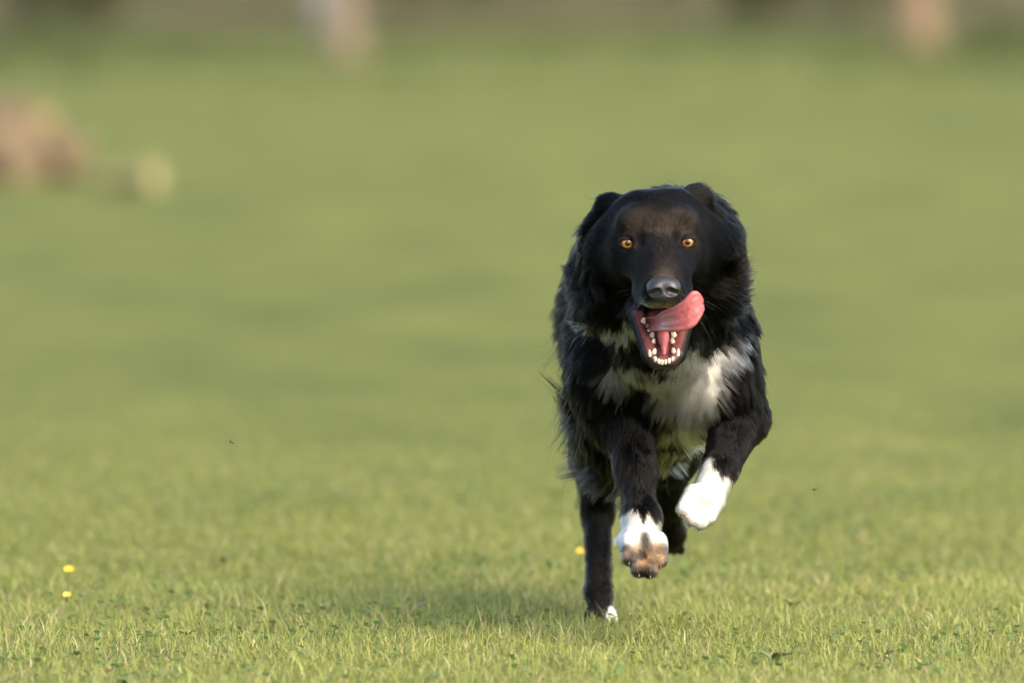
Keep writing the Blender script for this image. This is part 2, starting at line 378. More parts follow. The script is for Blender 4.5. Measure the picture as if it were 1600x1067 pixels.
# ----- surface nets on a grid that is fine round the head and coarser behind it
def surface_net(f, xs, ys, zs, blk=4):
    nx, ny, nz = len(xs), len(ys), len(zs)
    ix = np.arange(0, nx, blk); iy = np.arange(0, ny, blk); iz = np.arange(0, nz, blk)
    def ev(I, J, K):
        P = np.stack([xs[I], ys[J], zs[K]], -1); o = np.empty(len(P), dtype=np.float32)
        for s in range(0, len(P), 400000): o[s:s + 400000] = f(P[s:s + 400000])
        return o
    CI, CJ, CK = np.meshgrid(ix, iy, iz, indexing='ij')
    cv = ev(CI.ravel(), CJ.ravel(), CK.ravel()).reshape(CI.shape)
    big = np.repeat(np.repeat(np.repeat(cv, blk, 0), blk, 1), blk, 2)
    Fg = np.full((nx, ny, nz), 1.0, dtype=np.float32); Fg[:, :, :] = big[:nx, :ny, :nz]
    hy = np.gradient(ys)
    diag = np.sqrt((xs[1] - xs[0]) ** 2 + hy ** 2 + (zs[1] - zs[0]) ** 2) * blk * 1.15
    near = np.abs(Fg) < diag[None, :, None]
    I, J, K = np.nonzero(near); Fg[I, J, K] = ev(I, J, K)
    S = Fg < 0
    c = np.zeros((nx - 1, ny - 1, nz - 1), dtype=np.int8)
    for a in (0, 1):
        for b in (0, 1):
            for d in (0, 1): c += S[a:nx - 1 + a, b:ny - 1 + b, d:nz - 1 + d]
    act = (c > 0) & (c < 8); AI, AJ, AK = np.nonzero(act)
    idx = np.full(act.shape, -1, dtype=np.int32); idx[AI, AJ, AK] = np.arange(len(AI))
    acc = np.zeros((len(AI), 3)); cnt = np.zeros(len(AI))
    cor = [(a, b, d) for a in (0, 1) for b in (0, 1) for d in (0, 1)]
    for u in cor:
        for ax in range(3):
            if u[ax]: continue
            v = list(u); v[ax] = 1
            fa = Fg[AI + u[0], AJ + u[1], AK + u[2]]; fb = Fg[AI + v[0], AJ + v[1], AK + v[2]]
            mk = (fa < 0) != (fb < 0)
            t = np.where(mk, fa / np.where(mk, fa - fb, 1), 0)
            pa = np.stack([xs[AI + u[0]], ys[AJ + u[1]], zs[AK + u[2]]], -1); pb = np.stack([xs[AI + v[0]], ys[AJ + v[1]], zs[AK + v[2]]], -1)
            acc[mk] += (pa + (pb - pa) * t[:, None])[mk]; cnt += mk
    V = acc / cnt[:, None]
    Q = []
    # x edges
    E = S[:-1, 1:-1, 1:-1] != S[1:, 1:-1, 1:-1]; I, J, K = np.nonzero(E); J += 1; K += 1
    q = np.stack([idx[I, J - 1, K - 1], idx[I, J, K - 1], idx[I, J, K], idx[I, J - 1, K]], -1); fl = S[I, J, K]; Q.append(np.where(fl[:, None], q, q[:, ::-1]))
    E = S[1:-1, :-1, 1:-1] != S[1:-1, 1:, 1:-1]; I, J, K = np.nonzero(E); I += 1; K += 1
    q = np.stack([idx[I - 1, J, K - 1], idx[I - 1, J, K], idx[I, J, K], idx[I, J, K - 1]], -1); fl = S[I, J, K]; Q.append(np.where(fl[:, None], q, q[:, ::-1]))
    E = S[1:-1, 1:-1, :-1] != S[1:-1, 1:-1, 1:]; I, J, K = np.nonzero(E); I += 1; J += 1
    q = np.stack([idx[I - 1, J - 1, K], idx[I, J - 1, K], idx[I, J, K], idx[I - 1, J, K]], -1); fl = S[I, J, K]; Q.append(np.where(fl[:, None], q, q[:, ::-1]))
    return V, np.concatenate(Q)
x0 = A(850, 500, -.3)[0]; x1 = A(1215, 500, -.3)[0]
ys = np.concatenate([np.arange(-.70, -.40, .0019), np.arange(-.40, .58, .005)])
BV, BF = surface_net(body_sdf, np.arange(x0, x1, .0019), ys, np.arange(-.02, .70, .0019))
# normals
def sdf_normal(P, e=.0015):
    g = np.empty_like(P)
    for k in range(3):
        d = np.zeros(3); d[k] = e; g[:, k] = body_sdf(P + d) - body_sdf(P - d)
    return g / np.maximum(np.linalg.norm(g, axis=1, keepdims=True), 1e-9)
BN = sdf_normal(BV)

# ----- coat: colour and fur attributes at points of the skin
def poly_sd(px, py, poly):
    poly = np.array(poly, dtype=float); n_ = len(poly); ins = np.zeros(len(px), bool); dm = np.full(len(px), 1e9)
    for i in range(n_):
        a, b = poly[i], poly[(i + 1) % n_]
        e = b - a; t = np.clip(((px - a[0]) * e[0] + (py - a[1]) * e[1]) / (e @ e), 0, 1)
        dm = np.minimum(dm, np.hypot(px - a[0] - t * e[0], py - a[1] - t * e[1]))
        cr = ((a[1] > py) != (b[1] > py)) & (px < (b[0] - a[0]) * (py - a[1]) / (b[1] - a[1] + 1e-12) + a[0]); ins ^= cr
    return np.where(ins, -dm, dm)
WHITE_CHEST = [(1040, 568), (1066, 560), (1076, 535), (1090, 548), (1106, 545), (1130, 530), (1146, 524), (1142, 548), (1132, 580), (1122, 612), (1106, 640), (1088, 668), (1060, 690), (1044, 684), (1052, 648), (1044, 620), (1022, 604), (992, 598), (958, 592), (936, 578), (950, 564), (985, 562), (1012, 570)]
WHITE_NECK = [(930, 480), (950, 484), (985, 494), (992, 512), (975, 520), (945, 508)]
BELLY = [(1025, 690), (1090, 690), (1085, 740), (1050, 775), (1010, 780)]
PAW_R = [(1108, 722), (1150, 745), (1165, 800), (1110, 840), (1050, 830), (1055, 760)]
PAW_M = [(955, 806), (985, 800), (1000, 815), (1030, 806), (1060, 820), (1060, 900), (960, 910)]
PAW_H = [(950, 948), (980, 930), (980, 985), (946, 985), (948, 966)]
BLACK = np.array([.0045, .0038, .0030]); BROWN = np.array([.030, .021, .014]); CREAM = np.array([.92, .88, .80]); GREY = np.array([.42, .37, .29]); TAN = np.array([.16, .092, .045])
def coat(P):
    px, py = project(P); Y = P[:, 1]; N_ = len(P)
    n1 = vnoise(P, 45, 5); n2 = vnoise(P, 130, 6); n3 = vnoise(P, 14, 8)
    C = BLACK * (0.7 + 0.7 * n1)[:, None]
    b = sstep(0.45, 0.8, n3) * 0.35
    C = C * (1 - b)[:, None] + BROWN * 0.55 * b[:, None]
    def mixin(mk, col, C): return C * (1 - mk)[:, None] + col * mk[:, None]
    # brownish forehead and bridge of the muzzle, black round the inner corners of the eyes
    fh = np.exp(-(((px - 1028) / 60) ** 4 + ((py - 356) / 34) ** 2)) * (Y < -.5)
    br = np.exp(-(((px - 1036) / 24) ** 2 + ((py - 428) / 26) ** 2)) * (Y < -.5)
    C = mixin(np.clip(fh * .8, 0, 1), BROWN * 1.6, C); C = mixin(np.clip(br, 0, 1) * .9, BROWN * 1.9, C)
    for hx, hy in ((1000, 374), (1057, 371)):
        C = mixin(np.exp(-(((px - hx) / 8.5) ** 4 + ((py - hy) / 15) ** 4)) * (Y < -.5), BLACK * .15, C)
    # pale fringe on the upper lip
    lip = np.exp(-(((px - 1034) / 32) ** 2 + ((py - 477) / 6) ** 2)) * (Y < -.60)
    C = mixin(np.clip(lip * .8, 0, 1), GREY * .8, C)
    front = (Y > -.50) * sstep(-.20, -.27, Y)
    e = (n1 - .5) * 30 + (n2 - .5) * 26
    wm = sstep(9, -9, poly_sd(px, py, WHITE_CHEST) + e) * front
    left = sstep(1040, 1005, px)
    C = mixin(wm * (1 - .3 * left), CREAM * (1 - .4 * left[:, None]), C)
    C = mixin(sstep(5, -5, poly_sd(px, py, WHITE_NECK) + e * .5) * .75 * front, CREAM * .55, C)
    C = mixin(sstep(8, -8, poly_sd(px, py, BELLY) + e) * .2 * (Y > -.33) * (Y < 0), GREY, C)
    # chest hair under the chin is pale
    C = mixin(sstep(8, -8, poly_sd(px, py, PAW_R) + e * .7) * (Y < -.36), CREAM * .52, C)
    pm = sstep(6, -6, poly_sd(px, py, PAW_M) + e * .8) * (Y < -.38)
    C = mixin(pm * (1 - .8 * np.exp(-((px - 1008) / 9) ** 2) * sstep(822, 836, py)), CREAM * .66, C)
    und = pm * sstep(838, 856, py + (n1 - .5) * 22); C = mixin(und * .9, TAN * (0.15 + 1.6 * sstep(.3, .75, vnoise(P, 85, 17)))[:, None], C)
    C = mixin(pm * np.exp(-(((px - 1010 - (py - 850) * .35) / 7) ** 2 + ((py - 850) / 17) ** 2)) * .6, BLACK * 6, C)
    C = mixin(pm * sstep(.62, .7, n1) * sstep(835, 850, py) * .5, BLACK * 4, C)
    C = mixin(sstep(4, -4, poly_sd(px, py, PAW_H) + e * .2) * (Y < .02), CREAM, C)
    C = mixin(np.exp(-(((px - 1072) / 7) ** 2 + ((py - 812) / 10) ** 2)) * (Y < -.36) * .6, TAN * 1.5, C)
    return C
def fur_attr(P):
    D = np.stack([sd(p, P) for p in PR]); D -= D.min(0)
    W = np.exp(-D / .010); W /= W.sum(0)
    L = np.array([p['L'] for p in PR]) @ W; lift = np.array([p['lift'] for p in PR]) @ W
    fl = np.array([np.array(p['flow'], float) / np.linalg.norm(p['flow']) for p in PR]).T @ W
    rad = np.array([p.get('rad', 0) for p in PR]) @ W; wild = np.array([p.get('wild', 0) for p in PR]) @ W
    return L, fl.T, lift, rad, wild
def bare(P):
    """1 where no fur grows: mouth, lips, eye openings, nose"""
    b = sd(CAV, P) < .0045
    px, py = project(P)
    jaw = poly_sd(px, py, [(984, 486), (1008, 560), (1022, 578), (1052, 578), (1066, 560), (1083, 486)]) < 0
    b |= jaw & (P[:, 1] < -.520) & (py > 484)
    for c in EYES:
        q = P - c; b |= (q[:, 0] / .0112) ** 2 + ((q[:, 2]) / .0092) ** 2 < 1
    q = P - NOSE_C; b |= ((q[:, 0] / .0225) ** 2 + ((q[:, 2]) / .0165) ** 2 < 1) & (P[:, 1] < -.60)
    return b
NOSE_C = A(1037, 450, -.650)

# skin colour of the body mesh
SC_ = coat(BV); SC_ = SC_ * (.6 + .4 * sstep(.1, .4, SC_.mean(1)))[:, None]
px, py = project(BV)
cav = sd(CAV, BV)
rim = sstep(.0062, .0042, cav)[:, None]
jawfront = (poly_sd(px, py, [(984, 484), (1008, 560), (1022, 579), (1052, 579), (1066, 560), (1083, 484)]) < 0) & (BV[:, 1] < -.515) & (py > 482)
SC_ = np.where(jawfront[:, None], np.array([.020, .013, .011]), SC_)
gum = jawfront & (BN[:, 1] < -.25)
inner = poly_sd(px, py, [(990, 486), (1012, 550), (1023, 565), (1051, 565), (1062, 550), (1078, 486)])
gumc = np.array([.145, .044, .038]) * (0.7 + .6 * vnoise(BV, 260, 3))[:, None]
gm = (sstep(2.5, -1.5, inner) * gum)[:, None]; SC_ = SC_ * (1 - gm) + gumc * gm
# dark pigmented strips along the inner sides of the gums
for cx0, cy0, cx1, cy1 in ((1024, 520, 1028, 556), (1049, 520, 1047, 556)):
    t = np.clip((py - cy0) / (cy1 - cy0), 0, 1); dd = np.hypot(px - (cx0 + (cx1 - cx0) * t), np.maximum(np.maximum(cy0 - py, py - cy1), 0))
    k_ = (sstep(5, 2, dd) * gum * .85)[:, None]; SC_ = SC_ * (1 - k_) + np.array([.02, .010, .010]) * k_
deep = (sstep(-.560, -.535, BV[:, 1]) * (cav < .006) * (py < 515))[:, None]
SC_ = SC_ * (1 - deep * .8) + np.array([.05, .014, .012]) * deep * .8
for c in EYES:
    q = BV - c; e_ = (q[:, 0] / .0135) ** 2 + (q[:, 2] / .0115) ** 2
    SC_ = np.where((e_ < 1)[:, None], np.array([.006, .005, .005]), SC_)
wet = (jawfront | (cav < .006)).astype(np.float32)

dog = bpy.data.objects.new('dog', None); COL.objects.link(dog)
DB = np.array([A(1035, 600, -.2)[0], -.15, 0.0]); dog.location = DB
tag(dog, 'black dog with white chest and paws running at the camera, licking its lips', 'dog')
me = new_mesh('dog_body', BV - DB, BF); set_col(me, 'col', SC_)
wa = me.attributes.new('wet', 'FLOAT', 'POINT'); wa.data.foreach_set('value', wet)
m, n, out = mat_nodes('dog_skin'); p = principled(n, out, .6, .15)
n.links.new(attr(n, 'col').outputs['Color'], p.inputs['Base Color'])
mr = n.nodes.new('ShaderNodeMapRange'); mr.inputs[3].default_value = .85; mr.inputs[4].default_value = .3
n.links.new(attr(n, 'wet').outputs['Fac'], mr.inputs[0]); n.links.new(mr.outputs[0], p.inputs['Roughness'])
nz = noise(n, 700, 2); bp = n.nodes.new('ShaderNodeBump'); bp.inputs['Strength'].default_value = .25; bp.inputs['Distance'].default_value = .001
n.links.new(nz.outputs[0], bp.inputs['Height']); n.links.new(bp.outputs[0], p.inputs['Normal'])
link('body', me, m, dog)

# ----- fur
def make_fur(NH):
    T = np.concatenate([BF[:, [0, 1, 2]], BF[:, [0, 2, 3]]])
    a, b, c = BV[T[:, 0]], BV[T[:, 1]], BV[T[:, 2]]
    cr_ = np.cross(b - a, c - a); area = np.linalg.norm(cr_, axis=1) / 2
    cen = (a + b + c) / 3
    Y = cen[:, 1]
    fac = -(BN[T[:, 0]][:, 1])                       # towards the camera
    dens = np.where(Y < -.46, 7.5, np.where(Y < -.42, 4.0, np.where(Y < -.1, 1.6, .7))) * np.where(fac > -.25, 1.0, .35)
    wgt = area * dens; wgt /= wgt.sum()
    ti = rng.choice(len(T), NH, p=wgt)
    r1, r2 = rng.random(NH), rng.random(NH); s = np.sqrt(r1)
    R = a[ti] * (1 - s)[:, None] + b[ti] * (s * (1 - r2))[:, None] + c[ti] * (s * r2)[:, None]
    Nn = BN[T[ti, 0]]
    keep = ~bare(R); R, Nn = R[keep], Nn[keep]; NH = len(R)
    L, fl, lift, rad, wild = fur_attr(R)
    px, py = project(R)
    # the chest and ruff part in the rush of air, sideways from the middle line
    sx = np.clip((px - 1045) / 95, -1.25, 1.25)
    fl[:, 0] += rad * sx * .9; fl[:, 2] += rad * np.abs(sx) * .45; fl[:, 1] += rad * np.abs(sx) * .25
    # feathering on the back of the forelegs and the hind thighs
    leg = (L < .018) & (py > 610) & (py < np.where(px > 1080, 722, 780)) & (Nn[:, 1] > -.05) & (R[:, 1] > -.42)
    L = np.where(leg, L + .042 * sstep(-.05, .7, Nn[:, 1]), L)
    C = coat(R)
    lum = C.mean(1)
    # near the eyes and on the muzzle's front the hair is shorter
    for c_ in EYES:
        d_ = np.linalg.norm((R - c_) * np.array([1, .6, 1]), axis=1); L = np.where(d_ < .022, L * (.35 + .65 * sstep(.010, .022, d_)), L)
    for hx, hy in ((1000, 374), (1057, 371)):
        L = L * (1 - .7 * np.exp(-(((px - hx) / 9) ** 4 + ((py - hy) / 15) ** 4)) * (R[:, 1] < -.5))
    L = L * rng.uniform(.55, 1.15, NH) * (.75 + .5 * vnoise(R, 22, 11))
    sway = np.stack([vnoise(R, 28, 31 + k) - .5 for k in range(3)], -1)
    sway2 = np.stack([vnoise(R, 75, 41 + k) - .5 for k in range(3)], -1)
    longf = sstep(.010, .035, L)
    fl = fl / np.linalg.norm(fl, axis=1, keepdims=True)
    fl = fl + sway * (.5 + 1.0 * longf + 1.2 * wild)[:, None] + sway2 * (.35 + .5 * wild)[:, None]
    tg = fl - Nn * (fl * Nn).sum(1, keepdims=True) * .92
    tg /= np.maximum(np.linalg.norm(tg, axis=1, keepdims=True), 1e-6)
    d0 = tg * (1 - lift)[:, None] + Nn * (lift + .18)[:, None] + rng.normal(0, .06, (NH, 3)); d0 /= np.linalg.norm(d0, axis=1, keepdims=True)
    d1 = tg * .95 + Nn * (lift * .35)[:, None] + np.array([0, .12, -.18]) * longf[:, None] + rng.normal(0, .08, (NH, 3)) * (.6 + wild)[:, None]
    d1 /= np.linalg.norm(d1, axis=1, keepdims=True)
    K = 7; tt = np.linspace(0, 1, K)
    pts = np.empty((NH, K, 3)); pts[:, 0] = R - Nn * .001
    for k in range(1, K):
        f_ = tt[k]; d = d0 * (1 - f_) + d1 * f_; d /= np.linalg.norm(d, axis=1, keepdims=True)
        pts[:, k] = pts[:, k - 1] + d * (L / (K - 1))[:, None]
    # clumping into wisps
    ng = NH // 30; gi = rng.choice(NH, ng, replace=False)
    kd = KDTree(ng)
    for q, g in enumerate(gi): kd.insert(R[g], q)
    kd.balance()
    C0 = C
    near = np.fromiter((kd.find(r)[1] for r in R), dtype=np.int64, count=NH); g = gi[near]
    pick = (rng.random(NH) < .5) & (np.linalg.norm(R - R[g], axis=1) < .02) & (L > .02); C = np.where(pick[:, None], C0[g], C0)
    st = (.15 + .48 * longf) * (np.linalg.norm(R - R[g], axis=1) < .03)
    ratio = (L / np.maximum(L[g], 1e-5))
    for k in range(1, K):
        wgt = (st * tt[k] ** 1.3)[:, None]
        tgt = pts[g, k] + (R - R[g]) * .25
        pts[:, k] = pts[:, k] * (1 - wgt) + tgt * wgt
    rr = np.where(L < .010, .00034, .00033) * rng.uniform(.7, 1.3, NH)
    prof = np.array([1, 1, .95, .85, .7, .5, .18])
    dk = (C.mean(1) < .08)[:, None]; u_ = rng.random((NH, 1)); C = C * np.where(dk, .25 + 2.4 * u_ ** 2.2, .8 + .3 * u_)
    # loose hairs blown out of the coat
    side = np.abs(Nn[:, 1]) < .6
    lowleft = side & (Nn[:, 0] < -.4) & (py > 500) & (py < 760) & (R[:, 1] < 0.05) & (px < 930)
    ruff = side & (L > .02) & (R[:, 1] < -.1)
    pr = np.where(lowleft, 4.0, 0) + np.where(ruff, 1.0, 0); pr = pr / pr.sum()
    f = rng.choice(NH, 300, p=pr); FL = np.where(lowleft[f], rng.uniform(.035, .085, len(f)), rng.uniform(.03, .055, len(f)))
    cur = rng.uniform(0, 6.28, len(f)); wv = np.cross(tg[f], Nn[f]); dd = d0[f] * .5 + Nn[f] * .35 + tg[f] * .4; dd /= np.linalg.norm(dd, axis=1, keepdims=True)
    fp = np.empty((len(f), K, 3))
    gn = np.stack([vnoise(R[f], 40, 71 + k) - .5 for k in range(3)], -1)
    for k in range(K):
        t = tt[k]; fp[:, k] = R[f] + dd * (FL * t)[:, None] + (gn * 1.0 + np.array([-.0, .1, -.5])) * (FL * t * t * .8)[:, None] + wv * (np.sin(cur + t * 5.5) * FL * .17 * t)[:, None]
    frr = np.full(len(f), .00022) * rng.uniform(.7, 1.3, len(f))
    pts = np.concatenate([pts, fp]); rr = np.concatenate([rr, frr]); C = np.concatenate([C, C[f] * .7]); NH = len(pts)
    return pts, rr[:, None] * prof[None], np.clip(C, .002, .9), NH, K
pts, rad_, CC, NH, K = make_fur(360000)
def hair_object(name, pts, rad_, CC, mat, parent, origin):
    NH, K = pts.shape[:2]
    hc = bpy.data.hair_curves.new(name); hc.add_curves([K] * NH)
    hc.attributes['position'].data.foreach_set('vector', (pts - origin).astype(np.float32).ravel())
    ra = hc.attributes.get('radius') or hc.attributes.new('radius', 'FLOAT', 'POINT'); ra.data.foreach_set('value', rad_.astype(np.float32).ravel())
    ca = hc.attributes.new('col', 'FLOAT_COLOR', 'CURVE'); ca.data.foreach_set('color', np.c_[CC, np.ones(NH)].astype(np.float32).ravel())
    o = bpy.data.objects.new(name, hc); COL.objects.link(o); o.parent = parent; hc.materials.append(mat); return o
m, n, out = mat_nodes('fur'); h = n.nodes.new('ShaderNodeBsdfHairPrincipled'); h.model = 'CHIANG'; h.parametrization = 'COLOR'
n.links.new(attr(n, 'col').outputs['Color'], h.inputs['Color']); h.inputs['Roughness'].default_value = .20; h.inputs['Radial Roughness'].default_value = .35; h.inputs['IOR'].default_value = 1.175
n.links.new(h.outputs[0], out.inputs[0]); FUR = m
furo = hair_object('fur', pts, rad_, CC, FUR, dog, DB)

# ----- eyes
m, n, out = mat_nodes('amber_eye'); p = principled(n, out, .10, .35); p.inputs['Coat Weight'].default_value = .35; p.inputs['Coat Roughness'].default_value = .02
tcn = n.nodes.new('ShaderNodeTexCoord'); sp_ = n.nodes.new('ShaderNodeSeparateXYZ'); n.links.new(tcn.outputs['Object'], sp_.inputs[0])
cb = n.nodes.new('ShaderNodeCombineXYZ'); n.links.new(sp_.outputs[0], cb.inputs[0]); n.links.new(sp_.outputs[2], cb.inputs[2])
vl = n.nodes.new('ShaderNodeVectorMath'); vl.operation = 'LENGTH'; n.links.new(cb.outputs[0], vl.inputs[0])
mu = n.nodes.new('ShaderNodeMath'); mu.operation = 'MULTIPLY'; mu.inputs[1].default_value = 1 / .011; n.links.new(vl.outputs['Value'], mu.inputs[0])
r = ramp(n, mu.outputs[0], [(0.0, (.003, .002, .002)), (.29, (.004, .003, .002)), (.35, (.22, .085, .016)), (.48, (.30, .128, .028)), (.60, (.22, .080, .016)), (.70, (.03, .012, .006)), (.80, (.012, .008, .007))])
n.links.new(r.outputs[0], p.inputs['Base Color'])
def uv_sphere(rx, ry, rz, nu=32, nv=20):
    V, F = [], []
    for i in range(nv + 1):
        th = math.pi * i / nv
        for j in range(nu):
            ph = 2 * math.pi * j / nu; V.append((rx * math.sin(th) * math.cos(ph), ry * math.cos(th), rz * math.sin(th) * math.sin(ph)))
    for i in range(nv):
        for j in range(nu): F.append((i * nu + j, i * nu + (j + 1) % nu, (i + 1) * nu + (j + 1) % nu, (i + 1) * nu + j))
    return V, F
V, F = uv_sphere(.011, .011, .011); eyeme = new_mesh('eye', V, F); eyeme.materials.append(m)
lid_m = simple_mat('eyelid', (.004, .003, .003), (.008, .006, .006), 400, .7, .12)
for q, c in enumerate(EYES):
    link('eye', eyeme, None, dog, c - DB)
    V, F = [], []; nn, mm = 36, 10; sg = -1 if q == 0 else 1
    for i in range(nn):
        an = 2 * math.pi * i / nn; cx, cz = math.cos(an), math.sin(an)
        ex = .0092 * cx; ez = (.0046 if cz > 0 else .0063) * cz + .0006 * cx * sg        # outer corner a little higher
        rl_ = .0020 + .0009 * max(0, cz); rho = math.hypot(ex, ez)
        ey = -math.sqrt(max(.0112 ** 2 - rho ** 2, 1e-8)) + .0004
        nd = np.array([ex, 0, ez]) / rho
        for j in range(mm):
            b_ = 2 * math.pi * j / mm; V.append(np.array([ex, ey, ez]) + nd * (math.cos(b_) + .8) * rl_ + np.array([0, 1, 0]) * (math.sin(b_) * rl_ * .8 + .9 * (math.cos(b_) + .8) * rl_ * .7))
    for i in range(nn):
        for j in range(mm): F.append((i * mm + j, ((i + 1) % nn) * mm + j, ((i + 1) % nn) * mm + (j + 1) % mm, i * mm + (j + 1) % mm))
    link('eyelid', new_mesh('eyelid', V, F), lid_m, dog, c - DB)

# ----- nose leather with nostrils
def local_net(f, c, ext, h):
    ax = [np.arange(c[k] - ext[k], c[k] + ext[k], h) for k in range(3)]
    return surface_net(f, *ax, blk=4)
npr = [dict(t='el', c=A(1037, 446, -.648), r=np.array([.0215, .012, .0120]), k=.004),
       dict(t='el', c=A(1025, 454, -.650), r=np.array([.0115, .0125, .0110]), k=.006), dict(t='el', c=A(1049, 453, -.650), r=np.array([.0115, .0125, .0110]), k=.006),
       dict(t='el', c=A(1037, 463, -.650), r=np.array([.011, .0110, .0095]), k=.006)]
nsub = [dict(t='rc', a=A(1027, 457, -.662), b=A(1016, 460, -.656), r1=.0058, r2=.0042, k=.002), dict(t='rc', a=A(1047, 456, -.662), b=A(1058, 459, -.656), r1=.0058, r2=.0042, k=.002),
        dict(t='rc', a=A(1037, 458, -.6655), b=A(1037, 475, -.6625), r1=.0014, r2=.0014, k=.002)]
def nose_f(P):
    d = None
    for q in npr: s = sd(q, P); d = s if d is None else smin(d, s, q['k'])
    for q in nsub: s = -sd(q, P); h = np.maximum(q['k'] - np.abs(d - s), 0) / q['k']; d = np.maximum(d, s) + h * h * q['k'] * .25
    return d
V, F = local_net(nose_f, A(1037, 452, -.65), (.034, .026, .030), .0009)
nm, n, out = mat_nodes('nose_leather'); p = principled(n, out, .34, .5); p.inputs['Base Color'].default_value = (.014, .013, .014, 1)
vo = n.nodes.new('ShaderNodeTexVoronoi'); vo.inputs['Scale'].default_value = 900; tcn = n.nodes.new('ShaderNodeTexCoord'); n.links.new(tcn.outputs['Object'], vo.inputs['Vector'])
bp = n.nodes.new('ShaderNodeBump'); bp.inputs['Strength'].default_value = .3; bp.inputs['Distance'].default_value = .0006; n.links.new(vo.outputs[0], bp.inputs['Height']); n.links.new(bp.outputs[0], p.inputs['Normal'])
link('nose', new_mesh('nose', V - DB, F), nm, dog)

# ----- tongue: a thick curled sheet that leaves the mouth and licks up over the lip
TG = [  # lower edge, upper edge, depth of the middle, thickness
    ((1000, 512), (1001, 499), -.535, .0024), ((1008, 515), (1011, 496), -.562, .0028), ((1021, 517), (1024, 494), -.592, .0028), ((1034, 518), (1036, 486), -.628, .0028),
    ((1052, 519), (1053, 479), -.656, .0028), ((1071, 517), (1069, 468), -.668, .0026), ((1086, 509), (1080, 456), -.670, .0024), ((1095, 496), (1090, 455.5), -.667, .0020), ((1099, 483), (1097, 466), -.661, .0012)]
TGa = np.array([[*A(*l, y), *A(*u, y), th] for l, u, y, th in TG])
def catmull(Pn, m_):
    out_ = []
    n_ = len(Pn)
    for i in range(n_ - 1):
        p0, p1, p2, p3 = Pn[max(i - 1, 0)], Pn[i], Pn[i + 1], Pn[min(i + 2, n_ - 1)]
        for j in range(m_):
            t = j / m_; out_.append(.5 * ((2 * p1) + (-p0 + p2) * t + (2 * p0 - 5 * p1 + 4 * p2 - p3) * t * t + (-p0 + 3 * p1 - 3 * p2 + p3) * t ** 3))
    out_.append(Pn[-1]); return np.array(out_)
TS = catmull(TGa, 7); nu, nv = len(TS), 28
V = []
for i in range(nu):
    lo, hi, th = TS[i, :3], TS[i, 3:6], TS[i, 6]
    mid = (lo + hi) / 2; hw = (hi - lo) / 2
    tan = (TS[min(i + 1, nu - 1), :3] + TS[min(i + 1, nu - 1), 3:6] - TS[max(i - 1, 0), :3] - TS[max(i - 1, 0), 3:6]); tan /= np.linalg.norm(tan)
    nr = np.cross(tan, hw); nr /= np.linalg.norm(nr)
    if nr[1] > 0: nr = -nr
    u_ = i / (nu - 1)
    cup = -.006 * math.exp(-((u_ - .1) / .2) ** 2) + .0012 * sstep(.35, .7, np.array(u_))   # spooned at the root, bulging over the lip
    for j in range(nv):
        a_ = 2 * math.pi * j / nv; c_, s_ = math.cos(a_), math.sin(a_)
        c_ = math.copysign(abs(c_) ** .8, c_); s_ = math.copysign(abs(s_) ** .6, s_); prof = (1 - c_ * c_)
        V.append(mid + hw * c_ + nr * (s_ * th * .7 * (.75 + .25 * (1 - abs(c_) ** 2)) - .0018 * math.exp(-(c_ / .10) ** 2) * (s_ > 0) + float(cup) * prof + .0016 * math.exp(-((abs(c_) - .86) / .1) ** 2) * (s_ > 0)))
F = [(i * nv + j, i * nv + (j + 1) % nv, (i + 1) * nv + (j + 1) % nv, (i + 1) * nv + j) for i in range(nu - 1) for j in range(nv)]
V += [np.mean(V[:nv], 0), np.mean(V[(nu - 1) * nv:], 0)]
me = new_mesh('tongue', np.array(V) - DB, F)
tm = simple_mat('tongue', (.25, .054, .058), (.34, .088, .088), 160, .42, .4, bump=.12, coat=.14, sss=.25)
tong = link('tongue', me, tm, dog)
# underside ridge of the tongue along the floor of the mouth
rp = [dict(t='rc', a=A(1035, 508, -.590), b=A(1037, 530, -.591), r1=.0090, r2=.0062, k=.004), dict(t='rc', a=A(1037, 530, -.591), b=A(1037.5, 556, -.600), r1=.0062, r2=.0026, k=.004)]
def ridge_f(P): return smin(sd(rp[0], P), sd(rp[1], P), .006)
V, F = local_net(ridge_f, A(1036, 532, -.595), (.018, .022, .036), .0011)
link('frenulum', new_mesh('frenulum', V - DB, F), tm, tong)

# ----- teeth, each set into the jaw
tooth_m = simple_mat('tooth', (.62, .55, .42), (.74, .69, .57), 150, .25, .5)
def tooth_mesh(kind):
    if kind == 'canine': prof = [(0, .0030), (.35, .0030), (.7, .0020), (.92, .0009), (1.0, .0002)]; Ht = .0135
    elif kind == 'incisor': prof = [(0, .0019), (.45, .0023), (.85, .0021), (1.0, .0008)]; Ht = .0072
    else: prof = [(0, .0028), (.4, .0030), (.75, .0020), (1.0, .0004)]; Ht = .0088
    V, F = [], []; nn = 12
    for t, r_ in prof:
        for j in range(nn):
            a_ = 2 * math.pi * j / nn; V.append((r_ * math.cos(a_) * (1.25 if kind == 'premolar' else 1), r_ * math.sin(a_) * .85, t * Ht + (.0016 * t * math.cos(a_ * 2) if kind == 'premolar' and t > .5 else 0)))
    for i in range(len(prof) - 1):
        for j in range(nn): F.append((i * nn + j, i * nn + (j + 1) % nn, (i + 1) * nn + (j + 1) % nn, (i + 1) * nn + j))
    V.append((0, 0, Ht)); b = (len(prof) - 1) * nn; k = len(V) - 1
    for j in range(nn): F.append((b + j, b + (j + 1) % nn, k, k))
    bm_me = bpy.data.meshes.new('tooth_' + kind); bm_me.from_pydata(V, [], [f if f[2] != f[3] else f[:3] for f in F]); bm_me.update()
    for q in bm_me.polygons: q.use_smooth = True
    bm_me.materials.append(tooth_m); return bm_me
